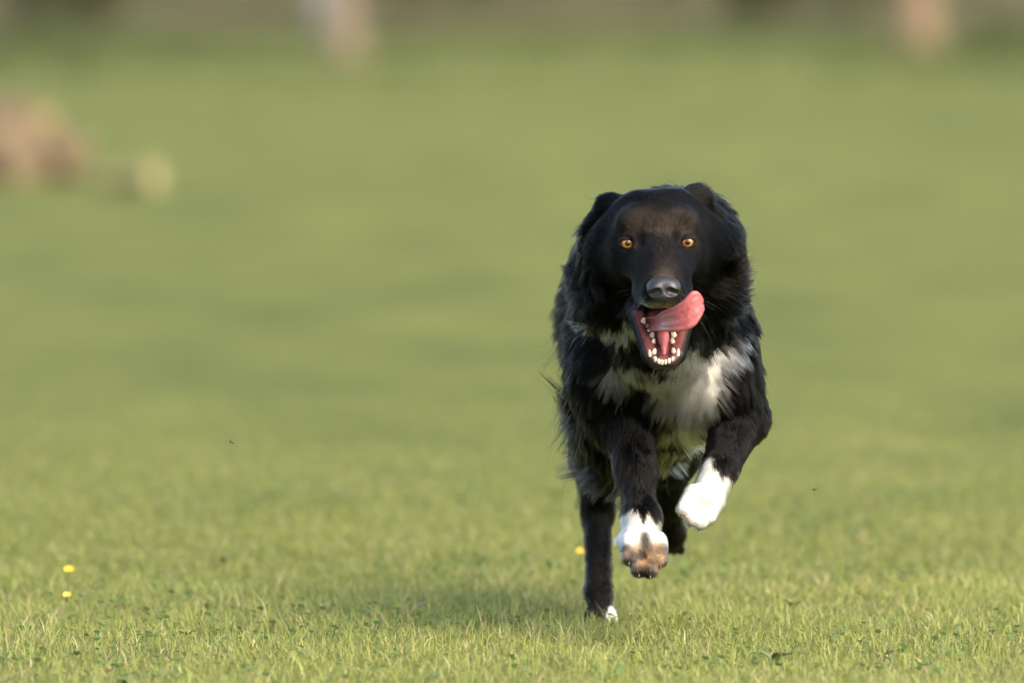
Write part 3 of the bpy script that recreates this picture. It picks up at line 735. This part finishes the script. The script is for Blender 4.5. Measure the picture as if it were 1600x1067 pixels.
TM = {k: tooth_mesh(k) for k in ('canine', 'incisor', 'premolar')}
def put_tooth(kind, px, py, tilt, s=1.0):
    s *= 1.12
    p0 = surf_y(px, py, y0=-.74)
    if p0[1] > -.5: p0 = A(px, py, -.56 - (py - 500) * .0007)
    o = link('tooth', TM[kind], None, dog)
    d = Vector((tilt, -.42, .9)).normalized()
    o.rotation_euler = d.to_track_quat('Z', 'Y').to_euler(); o.location = Vector(p0 - DB) - d * .0022; o.scale = (s, s, s)
for px_, py_, s in ((1005, 503, .85), (1011.5, 515, .95), (1018, 526.5, .9), (1021, 535, .75)): put_tooth('premolar', px_, py_, .18, s)
for px_, py_, s in ((1057, 515.5, 1.05), (1053, 526, 1.05), (1051, 535, .8)): put_tooth('premolar', px_, py_, -.18, s)
put_tooth('canine', 1015.5, 554, -.08, .68); put_tooth('canine', 1059.5, 553, .05, .72)
put_tooth('premolar', 1022, 551, .2, .8); put_tooth('premolar', 1053, 550, -.2, .8)
for px_, py_ in ((1024, 562), (1029.5, 565), (1034.5, 566.5), (1040, 566.5), (1045.5, 565), (1051, 561.5)): put_tooth('incisor', px_, py_ + rng.uniform(-.7, .7), (px_ - 1037) * .012, rng.uniform(.72, .92))

# ----- claws
claw_m = simple_mat('claw', (.015, .012, .010), (.05, .04, .03), 300, .35, .5)
V, F = [], []
for i, (t, r_) in enumerate(((0, .0026), (.4, .0022), (.75, .0014), (1, .0003))):
    for j in range(8):
        a_ = 2 * math.pi * j / 8; V.append((r_ * math.cos(a_), r_ * math.sin(a_), t * .011 - 0 * t)); 
for i in range(3):
    for j in range(8): F.append((i * 8 + j, i * 8 + (j + 1) % 8, (i + 1) * 8 + (j + 1) % 8, (i + 1) * 8 + j))
clm = new_mesh('claw', V, F); clm.materials.append(claw_m)
for a_, b_, r_ in TOES:
    d = Vector(b_ - a_).normalized(); d = (d + Vector((0, -.15, -.25))).normalized()
    o = link('claw', clm, None, dog, Vector(b_ - DB) + d * (r_ * .8)); o.scale = (.8, .8, .6); o.rotation_euler = d.to_track_quat('Z', 'Y').to_euler()
# whiskers
WN = 26; WP = np.empty((WN, 7, 3)); 
for i in range(WN):
    s_ = -1 if i % 2 else 1
    if i < 18: r0 = surf_y(1036 + s_ * rng.uniform(14, 30), rng.uniform(452, 474)); d0 = np.array([s_ * rng.uniform(.5, 1), rng.uniform(-.2, .5), rng.uniform(-.7, .1)]); l_ = rng.uniform(.03, .06)
    else: r0 = surf_y(1037 + s_ * rng.uniform(2, 16), rng.uniform(572, 577), y0=-.66); d0 = np.array([s_ * rng.uniform(.1, .5), .2, -1]); l_ = rng.uniform(.012, .025)
    d0 /= np.linalg.norm(d0)
    for k in range(7): t = k / 6; WP[i, k] = r0 + d0 * l_ * t + np.array([0, .25, -.25]) * l_ * t * t
hair_object('whiskers', WP, np.tile(np.array([.00022] * 4 + [.00018, .00012, .00005]), (WN, 1)), np.tile(np.array([.03, .026, .022]), (WN, 1)), FUR, dog, DB)
#DOG_END
#BACK_BEGIN
# ------------------------------------------------------------------ far edge of the meadow: bank, shrubs, trees
bank_m = simple_mat('bank_soil', (.064, .058, .026), (.090, .078, .038), .8, .95, .1, bump=.4)
bx_ = np.linspace(-60, 60, 90); by_ = np.array([112, 118, 124, 131, 139, 148, 160, 180.])
BX, BY = np.meshgrid(bx_, by_, indexing='ij'); P_ = np.c_[BX.ravel(), BY.ravel(), np.zeros(BX.size)]
bz = sstep(112, 160, P_[:, 1]) * 4.0 + (vnoise(P_, .35, 51) - .5) * .5 * sstep(112, 124, P_[:, 1]) - .02
ii = np.arange(BX.size).reshape(BX.shape)
link_b = link('bank', new_mesh('bank', np.c_[P_[:, :2], bz], np.stack([ii[:-1, :-1], ii[1:, :-1], ii[1:, 1:], ii[:-1, 1:]], -1).reshape(-1, 4)), bank_m)
tag(link_b, 'brown leaf littered bank rising behind the meadow', 'bank', kind='structure')
def bank_z(x, y): return float(sstep(112, 160, np.array(float(y))) * 4.0)

LEAF = leaf_mat('foliage', trans=.3, rough=.6)
BARK = {}
def bark(name, c1, c2):
    if name not in BARK: BARK[name] = simple_mat('bark_' + name, c1, c2, 6, .9, .15, bump=.6)
    return BARK[name]
def leaf_cloud(name, cen, rad3, N, size, c1, c2, parent, seed):
    r_ = np.random.default_rng(seed)
    nb = 14; d = r_.normal(0, 1, (nb, 3)); d /= np.linalg.norm(d, axis=1, keepdims=True)
    bc = d * r_.uniform(.35, .8, (nb, 1)) * rad3; br = r_.uniform(.25, .45, nb)
    k = r_.integers(0, nb, N); q = r_.normal(0, 1, (N, 3)); q /= np.linalg.norm(q, axis=1, keepdims=True)
    P = cen + bc[k] + q * (br[k] * r_.uniform(.4, 1, N) ** .5)[:, None] * rad3
    P[:, 2] = np.maximum(P[:, 2], cen[2] - rad3[2] * .98)
    u = r_.normal(0, 1, (N, 3)); u /= np.linalg.norm(u, axis=1, keepdims=True)
    v = np.cross(u, r_.normal(0, 1, (N, 3))); v /= np.linalg.norm(v, axis=1, keepdims=True)
    s = size * r_.uniform(.6, 1.4, (N, 1))
    V = np.stack([P - u * s, P + v * s * .45, P + u * s, P - v * s * .45], 1).reshape(-1, 3)
    F = np.arange(4 * N).reshape(N, 4)
    t = np.clip(r_.random(N) * .6 + (k / nb) * .4, 0, 1)[:, None]
    C = (np.array(c1) * (1 - t) + np.array(c2) * t)
    me = new_mesh(name, V, F, smooth=False); set_col(me, 'col', np.repeat(C, 4, 0))
    return link(name, me, LEAF, parent)
def tube(path, radii, nn=10, seed=0):
    path = np.array(path, float); V, F = [], []
    for i, p_ in enumerate(path):
        t = path[min(i + 1, len(path) - 1)] - path[max(i - 1, 0)]; t /= np.linalg.norm(t)
        a = np.cross(t, [0.3, 1, .1]); a /= np.linalg.norm(a); b = np.cross(t, a)
        for j in range(nn):
            an = 2 * math.pi * j / nn; rr = radii[i] * (1 + .10 * math.sin(3 * an + i + seed) + .06 * math.sin(5 * an - 2 * i))
            V.append(p_ + (a * math.cos(an) + b * math.sin(an)) * rr)
    for i in range(len(path) - 1):
        for j in range(nn): F.append((i * nn + j, i * nn + (j + 1) % nn, (i + 1) * nn + (j + 1) % nn, (i + 1) * nn + j))
    return np.array(V), np.array(F)
def tree(px_, Y, rad, H, label, bk, leaf1, leaf2, seed, lean=0.0, stems=()):
    r_ = random.Random(seed); g = at(px_, 50, Y); x = g[0]; z0 = bank_z(x, Y)
    t = bpy.data.objects.new('tree', None); COL.objects.link(t); t.location = (x, Y, z0); tag(t, label, 'tree', 'trees along the far edge of the meadow')
    path = [(lean * H * f + r_.uniform(-.06, .06) * H * f * .4, r_.uniform(-.05, .05) * H * f, H * f) for f in (0, .03, .08, .18, .32, .5, .72)]
    V, F = tube([(0, 0, -.15)] + path[1:], [rad * k for k in (1.5, 1.2, 1.0, .92, .8, .6, .3)], 12, seed)
    tr = link('trunk', new_mesh('trunk', V, F), bark(*bk), t)
    for i in range(5):
        f = r_.uniform(.35, .65); an = r_.uniform(0, 6.28); b0 = np.array([lean * H * f, 0, H * f]); L_ = H * r_.uniform(.2, .35)
        b1 = b0 + np.array([math.cos(an) * L_ * .5, math.sin(an) * L_ * .5, L_ * .35]); b2 = b0 + np.array([math.cos(an) * L_, math.sin(an) * L_, L_ * .8])
        V, F = tube([b0, b1, b2], [rad * .4, rad * .25, rad * .08], 7, i); link('limb', new_mesh('limb', V, F), bark(*bk), tr)
    for b0, b2, ra, bk2 in stems:
        b0 = np.array(b0, float); b2 = np.array(b2, float); V, F = tube([b0, b0 * .6 + b2 * .4 + np.array([.03, 0, .05]), b2], [ra, ra * .95, ra * .6], 10, seed + 3)
        link('stem', new_mesh('stem', V, F), bark(*bk2), tr)
    leaf_cloud('crown', np.array([lean * H * .7, 0, H * .72]), np.array([H * .30, H * .30, H * .30]), 2600, H * .022, leaf1, leaf2, t, seed)
    return t
def shrub(px_, Y, w_, h_, label, c1, c2, seed, N=1500):
    g = at(px_, 50, Y); z0 = bank_z(g[0], Y)
    t = bpy.data.objects.new('shrub', None); COL.objects.link(t); t.location = (g[0], Y, z0); tag(t, label, 'shrub', 'shrubs along the far edge of the meadow')
    r_ = random.Random(seed)
    for i in range(4):
        an = r_.uniform(0, 6.28); V, F = tube([(0, 0, -.1), (math.cos(an) * w_ * .15, math.sin(an) * .2, h_ * .35), (math.cos(an) * w_ * .35, math.sin(an) * .4, h_ * .75)], [.05, .035, .012], 6, i)
        link('stem', new_mesh('stem', V, F), bark('twig', (.07, .05, .035), (.12, .09, .06)), t)
    leaf_cloud('foliage', np.array([0, 0, h_ * .5]), np.array([w_ * .5, w_ * .35, h_ * .52]), N, .10, c1, c2, t, seed)
TANB = ('tan', (.14, .098, .062), (.185, .130, .084)); PALE = ('pale', (.20, .185, .16), (.27, .25, .22)); BRN = ('brown', (.10, .070, .045), (.17, .12, .08)); PINK = ('pink', (.125, .100, .068), (.16, .13, .09))
G1, G2 = (.045, .070, .018), (.10, .13, .035)
tree(1434, 83, .185, 9, 'reddish tan tree trunk standing at the right end of the far tree line', TANB, G1, G2, 3)
tree(536, 75, .150, 8, 'pale grey and brown tree trunk left of centre at the far tree line', PINK, G1, G2, 4, stems=(((-.12, 0, .18), (-.46, .1, 1.9), .12, PALE), ((-.22, .05, .30), (-.70, .25, 2.3), .09, PALE)))
tree(262, 132, .30, 10, 'brown blurred trunk between the two left bushes of the tree line', BRN, G1, G2, 5)
tree(352, 138, .28, 11, 'slim brown blurred trunk just left of the pale grey trunk', PINK, G1, G2, 6)
tree(770, 128, .26, 10, 'tan blurred trunk right of the pale grey trunk, above mid field', PINK, G1, G2, 8)
tree(968, 126, .34, 11, 'broad tan blurred trunk directly above the dog at the tree line', PINK, G1, G2, 9)
tree(1195, 140, .30, 11, 'dark blurred trunk between the dog and the reddish tan trunk', BRN, G1, G2, 10)
DG1, DG2 = (.040, .052, .016), (.075, .090, .030); OL1, OL2 = (.10, .092, .042), (.16, .14, .070); BR1, BR2 = (.12, .088, .052), (.18, .130, .080); RD1, RD2 = (.15, .075, .045), (.21, .115, .070)
shrub(40, 104, 2.2, 2.4, 'dark green bush in the upper left corner, nearest the left edge', DG1, DG2, 21)
shrub(160, 114, 2.0, 2.2, 'dark olive bush right of the upper left corner bush', DG1, OL1, 22)
shrub(300, 122, 1.8, 2.2, 'yellowish brown bush left of the pale grey trunk', OL1, OL2, 23)
shrub(430, 121, 1.7, 2.4, 'brown bush just behind the pale grey trunk', BR1, OL2, 24)
shrub(620, 119, 1.9, 2.3, 'brownish olive bush just right of the pale grey trunk', OL1, BR1, 25)
shrub(720, 122, 1.4, 2.2, 'grey green bush in the middle of the tree line', DG2, OL1, 26)
shrub(860, 121, 1.7, 2.3, 'reddish brown bush above and left of the dog', BR1, BR2, 27)
shrub(1060, 123, 1.8, 2.2, 'tan brown bush above and right of the dog', BR1, OL2, 28)
shrub(1215, 116, 2.2, 2.3, 'dark grey green bush left of the reddish tan trunk', DG1, DG2, 29)
shrub(1345, 118, 1.5, 2.2, 'olive bush close beside the left of the reddish tan trunk', OL1, DG2, 30)
shrub(1530, 122, 2.3, 2.4, 'rust brown bush right of the reddish tan trunk', RD1, RD2, 31)
shrub(1590, 98, 1.3, .30, 'low dark green bush under the rust brown one at the right edge', DG1, DG2, 32, 700)
# longer, darker grass at the bank's foot, its colour standing in for tree shade
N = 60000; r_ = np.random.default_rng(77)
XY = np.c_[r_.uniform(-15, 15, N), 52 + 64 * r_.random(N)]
pr = sstep(76, 112, XY[:, 1]) * .9 + .85 * sstep(1.8, 6.0, np.abs(XY[:, 0] - .3)) * sstep(44, 84, XY[:, 1]) + .5 * (vnoise(np.c_[XY, np.zeros(N)], .12, 61) - .5)  # denser toward the far corners too, imitating lens vignette
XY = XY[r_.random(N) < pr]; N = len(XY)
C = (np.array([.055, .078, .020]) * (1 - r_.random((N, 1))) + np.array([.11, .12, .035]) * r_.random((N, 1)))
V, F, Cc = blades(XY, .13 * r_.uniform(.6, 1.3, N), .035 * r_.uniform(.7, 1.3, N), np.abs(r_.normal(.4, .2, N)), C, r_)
me = new_mesh('shade_grass', V, F, smooth=False); set_col(me, 'col', Cc)
tag(link('shade_grass', me, GRASS), 'longer dark green grass standing in for shade along the foot of the tree line', 'grass', kind='stuff')

# ------------------------------------------------------------------ soil heap and log out in the field
def lump(rx, ry, rz, seed, amp=.28, freq=3.0, nu=40, nv=26, flat=True):
    V, F = uv_sphere(1, 1, 1, nu, nv); V = np.array(V)[:, [0, 2, 1]]; V[:, 2] *= -1
    d = (vnoise(V, freq, seed) - .5) * amp * 2 + (vnoise(V, freq * 2.7, seed + 1) - .5) * amp + (vnoise(V, freq * 7, seed + 2) - .5) * amp * .4
    V = V * (1 + d)[:, None] * np.array([rx, ry, rz])
    if flat: V[:, 2] = np.maximum(V[:, 2], -.02)
    return V, np.array(F)
soil_m, n, out = mat_nodes('heap_soil'); p = principled(n, out, .95, .1)
x = noise(n, 4.5, 5); r = ramp(n, x.outputs[0], [(.32, (.060, .045, .028)), (.5, (.108, .079, .051)), (.68, (.138, .108, .062))]); n.links.new(r.outputs[0], p.inputs['Base Color'])
bp = n.nodes.new('ShaderNodeBump'); bp.inputs['Distance'].default_value = .03; n.links.new(x.outputs[0], bp.inputs['Height']); n.links.new(bp.outputs[0], p.inputs['Normal'])
hx = ground_at(-10, 283); heap = bpy.data.objects.new('soil_heap', None); COL.objects.link(heap); heap.location = hx
tag(heap, 'blurred reddish brown heap of dug soil at the left edge of the meadow', 'soil heap')
V, F = lump(.36, .34, .33, 5, .16, 2.2); link('mound', new_mesh('mound', V, F), soil_m, heap)
rl = random.Random(3)
straw_m = simple_mat('dry_turf', (.13, .115, .045), (.18, .15, .065), 9, .95, .1, bump=.5)
for i, (lx, ly, lz, sz, mt) in enumerate(((.28, -.12, .10, .13, soil_m), (.10, -.28, .06, .12, soil_m), (-.10, -.24, .10, .13, soil_m), (.20, -.02, .20, .11, straw_m), (.33, .05, .12, .10, straw_m), (.02, -.10, .29, .10, soil_m), (.34, -.2, .03, .07, soil_m), (-.25, -.2, .16, .12, soil_m))):
    V, F = lump(sz, sz * .9, sz * .75, 11 + i, .25, 2.5, 20, 14, False); o = link('clod', new_mesh('clod', V, F), mt, heap, (lx, ly, lz)); o.rotation_euler = (rl.random(), rl.random(), rl.random() * 6)
lg = ground_at(243, 299); log = bpy.data.objects.new('log', None); COL.objects.link(log); log.location = lg
tag(log, 'short pale tan log lying on the grass right of the soil heap', 'log')
ax0, ax1 = np.array([.0, -.05, .056]), np.array([-.22, .10, .034])
lb = simple_mat('log_bark', (.165, .155, .070), (.20, .18, .085), 14, .9, .15, bump=.5); lc = simple_mat('log_cut', (.21, .185, .09), (.25, .22, .11), 25, .8, .2)
V, F = tube([ax1, ax0 * .35 + ax1 * .65, ax0 * .7 + ax1 * .3, ax0], [.036, .040, .046, .058], 18, 2); link('bark', new_mesh('bark', V, F), lb, log)
rg = V[-18:]; cc = rg.mean(0) + (ax0 - ax1) / np.linalg.norm(ax0 - ax1) * .004
VV = np.vstack([rg, rg * .5 + cc * .5, cc[None]]); FF = [(j, (j + 1) % 18, 18 + (j + 1) % 18, 18 + j) for j in range(18)] + [(18 + j, 18 + (j + 1) % 18, 36, 36) for j in range(18)]
me = bpy.data.meshes.new('cut_face'); me.from_pydata([tuple(v) for v in VV], [], [f if f[2] != f[3] else f[:3] for f in FF]); me.update(); link('cut_face', me, lc, log)
#BACK_END
#SMALL_BEGIN
# ------------------------------------------------------------------ flowers, weeds, tall blades, flies
pet_m = simple_mat('petal', (.62, .33, .008), (.70, .42, .014), 200, .35, .5); cen_m = simple_mat('flower_centre', (.55, .36, .02), (.65, .45, .03), 400, .7); stem_m = simple_mat('stem_green', (.09, .13, .03), (.14, .18, .05), 60, .6)
def buttercup(px_, py_, Y, label, s=1.0, yaw=0.0):
    hd = at(px_, py_, Y); t = bpy.data.objects.new('buttercup', None); COL.objects.link(t); t.location = (hd[0] + .004, Y, 0); tag(t, label, 'flower', 'buttercups in the grass')
    top = np.array([-.004, 0, hd[2]])
    V, F = tube([(0, 0, -.01), (.002, .002, hd[2] * .5), top], [.0010, .0009, .0008], 6); link('stem', new_mesh('stem', V, F), stem_m, t)
    for k in range(5):
        an = yaw + 2 * math.pi * k / 5; V = []
        for i in range(4):
            f = i / 3; wd = (.0012, .0038, .0046, .0026)[i] * s; out_ = (.0008 + .0068 * f) * s; up = (.0004 + .0050 * f ** 1.5) * s
            for j in (-1, 0, 1): V.append((math.cos(an) * out_ - math.sin(an) * j * wd, math.sin(an) * out_ + math.cos(an) * j * wd, up + (.0009 * s if j else 0)))
        F = [(i * 3 + j, i * 3 + j + 1, i * 3 + j + 4, i * 3 + j + 3) for i in range(3) for j in (0, 1)]
        o = link('petal', new_mesh('petal', V, F), pet_m, t, top); o.rotation_euler = (.55, 0, 0)
    V, F = uv_sphere(.0022 * s, .0022 * s, .0018 * s, 10, 8); o = link('flower_centre', new_mesh('flower_centre', V, F), cen_m, t, top + np.array([0, -.001, .0022 * s]))
buttercup(108, 893, .38, 'yellow buttercup at the left edge, upper and more blurred of two', .95, .3)
buttercup(105, 932, -.02, 'yellow buttercup at the left edge, lower and sharper of two', .78, .9)
buttercup(907, 863, 1.0, 'faint blurred yellow buttercup just left of the planted hind leg', .7, .5)

def blade_thing(pts_, wd, label, col=(.055, .095, .020)):
    base = np.array(pts_[0]); V, F = [], []
    P = np.array(pts_) - base; P = catmull(P, 5); n_ = len(P)
    for i, p_ in enumerate(P):
        w_ = 1.35 * wd * (1 - (i / (n_ - 1)) ** 2.2) * (.75 + .25 * min(1, i / 3)) / 2 + .00015
        V += [p_ + np.array([-w_, 0, 0]), p_ + np.array([0, w_ * .5, 0]), p_ + np.array([w_, 0, 0])]
    F = [(i * 3 + j, i * 3 + j + 1, i * 3 + j + 4, i * 3 + j + 3) for i in range(n_ - 1) for j in (0, 1)]
    me = new_mesh('tall_grass_blade', V, F); set_col(me, 'col', np.tile(np.array(col), (len(V), 1)))
    o = link('tall_grass_blade', me, GRASS, None, base); tag(o, label, 'grass blade', 'tall grass blades in the lawn')
def bl(pxs, Y, wd, label, **k):
    pts_ = [at(px_, py_, Y + .004 * i) for i, (px_, py_) in enumerate(pxs)]; pts_ = [np.array([pts_[0][0], pts_[0][1], -.005])] + pts_[1:]; blade_thing(pts_, wd, label, **k)
bl([(738, 1012), (741, 975), (742, 928)], -.35, .0042, 'tallest upright dark grass blade, left of the dog\'s planted foot')
bl([(547, 990), (546, 965), (545, 940)], -.15, .0034, 'thin upright dark grass blade in the middle left foreground')
bl([(577, 1010), (586, 990), (596, 966)], -.34, .0042, 'dark grass blade leaning right, left one of the leaning pair')
bl([(603, 1008), (613, 992), (626, 974)], -.32, .0040, 'dark grass blade leaning right, right one of the leaning pair')
bl([(514, 1018), (519, 998), (525, 974)], -.40, .0036, 'dark grass blade left of the leaning pair of blades')
bl([(425, 930), (440, 962), (462, 1000)][::-1], -.30, .0030, 'long thin grass blade leaning left in the left foreground', col=(.13, .15, .045))

leafm = {'green': simple_mat('weed_leaf', (.075, .125, .030), (.11, .165, .042), 120, .45, .45, bump=.2), 'pale': simple_mat('weed_leaf_pale', (.085, .12, .045), (.12, .155, .062), 120, .5, .4, bump=.2), 'dead': simple_mat('dead_leaf', (.12, .065, .035), (.22, .13, .075), 150, .8, .2, bump=.3)}
def weed(px_, py_, label, kind='green', nl=4, size=.020, up=.5, seed=0):
    g = ground_at(px_, py_, .010); r_ = random.Random(seed + 100)
    t = bpy.data.objects.new('dead_leaf' if kind == 'dead' else 'weed', None); COL.objects.link(t); t.location = (g[0], g[1], 0.0)
    tag(t, label, 'dead leaf' if kind == 'dead' else 'weed', 'dead leaves in the lawn' if kind == 'dead' else 'broad leaved weeds in the lawn')
    for k in range(nl):
        an = 2 * math.pi * k / nl + r_.uniform(-.5, .5); ln = size * .85 * r_.uniform(.8, 1.25); V = []
        for i in range(6):
            f = i / 5; wd = ln * .36 * math.sin(math.pi * min(1, f * .92 + .06)) ** .8; o_ = ln * f; z_ = .002 + ln * 1.3 * up * (f - .35 * f * f)
            for j in (-1, 0, 1): V.append((math.cos(an) * o_ - math.sin(an) * j * wd, math.sin(an) * o_ + math.cos(an) * j * wd, z_ + abs(j) * wd * .35 + r_.uniform(-.0006, .0006)))
        F = [(i * 3 + j, i * 3 + j + 1, i * 3 + j + 4, i * 3 + j + 3) for i in range(5) for j in (0, 1)]
        link('leaf', new_mesh('leaf', V, F), leafm[kind], t)
weed(38, 978, 'dark round leaved weed at the far left of the foreground', 'green', 4, .018, .8, 1)
weed(290, 986, 'dark green weed below the long thin blade, left foreground', 'green', 3, .018, .7, 2)
weed(375, 974, 'small dark weed right of centre in the left foreground', 'green', 3, .013, .5, 3)
weed(196, 1060, 'dark leaved weed at the bottom edge, left of centre', 'green', 3, .020, .6, 4)
weed(250, 1050, 'broad leaved weed on the bottom edge beside the dark one', 'green', 3, .016, .5, 5)
weed(345, 878, 'blurred dark weed behind the focus, above the left foreground', 'green', 4, .022, 1.0, 6)
weed(1212, 1026, 'large grey green weed in the right foreground below the folded paw', 'pale', 4, .026, .7, 7)
weed(1355, 1036, 'grey green weed near the bottom edge, right foreground', 'pale', 3, .020, .6, 8)
weed(1240, 940, 'blurred dark weed behind the focus, right of the dog', 'green', 4, .018, .8, 9)
weed(1545, 985, 'dark green weed near the right edge of the foreground', 'green', 4, .018, .7, 10)
weed(898, 912, 'blurred brownish green weed just left of the planted hind leg', 'green', 4, .018, 1.1, 11)
weed(1560, 950, 'small dark weed behind the one near the right edge', 'green', 3, .015, .8, 15)
weed(870, 1027, 'curled dark brown dead leaf below the planted hind foot', 'dead', 2, .018, .6, 12)
weed(178, 940, 'dry reddish brown dead leaf right of the buttercups', 'dead', 3, .017, .3, 13)
weed(1078, 1030, 'small reddish dead leaf in the grass right below the dog', 'dead', 2, .012, .5, 14)

fly_m = simple_mat('fly_body', (.012, .010, .008), (.03, .025, .02), 300, .4); wing_m, n, out = mat_nodes('fly_wing')
tr_ = n.nodes.new('ShaderNodeBsdfTransparent'); pw = n.nodes.new('ShaderNodeBsdfPrincipled'); pw.inputs['Base Color'].default_value = (.10, .09, .07, 1); pw.inputs['Roughness'].default_value = .3
mx = n.nodes.new('ShaderNodeMixShader'); mx.inputs[0].default_value = .45; n.links.new(tr_.outputs[0], mx.inputs[1]); n.links.new(pw.outputs[0], mx.inputs[2]); n.links.new(mx.outputs[0], out.inputs[0])
def fly(px_, py_, Y, rot, label, s=1.0):
    t = bpy.data.objects.new('fly', None); COL.objects.link(t); t.location = at(px_, py_, Y); t.rotation_euler = (0, rot, .3); t.scale = (s, s, s); tag(t, label, 'fly', 'flies in the air')
    V, F = uv_sphere(.0011, .0011, .0011, 12, 8); V = np.array(V) * np.array([2.4, 1, 1]); link('abdomen', new_mesh('abdomen', V, F), fly_m, t)
    V, F = uv_sphere(.0010, .0010, .0010, 12, 8); link('head', new_mesh('head', V, F), fly_m, t, (.0032, 0, 0))
    for sg in (-1, 1):
        V = [(.001, 0, .0008), (.0002, sg * .0022, .0024), (-.0030, sg * .0034, .0028), (-.0042, sg * .0022, .0018), (-.0030, sg * .0008, .0010)]
        me = bpy.data.meshes.new('wing'); me.from_pydata(V, [], [(0, 1, 2, 3, 4)]); me.update(); link('wing', me, wing_m, t)
fly(361, 691, -.50, .35, 'tiny blurred fly in the air over the left of the meadow', 1.1)
fly(1273, 765, -.45, -.5, 'tiny dark fly in the air right of the folded paw', .95)
#SMALL_END
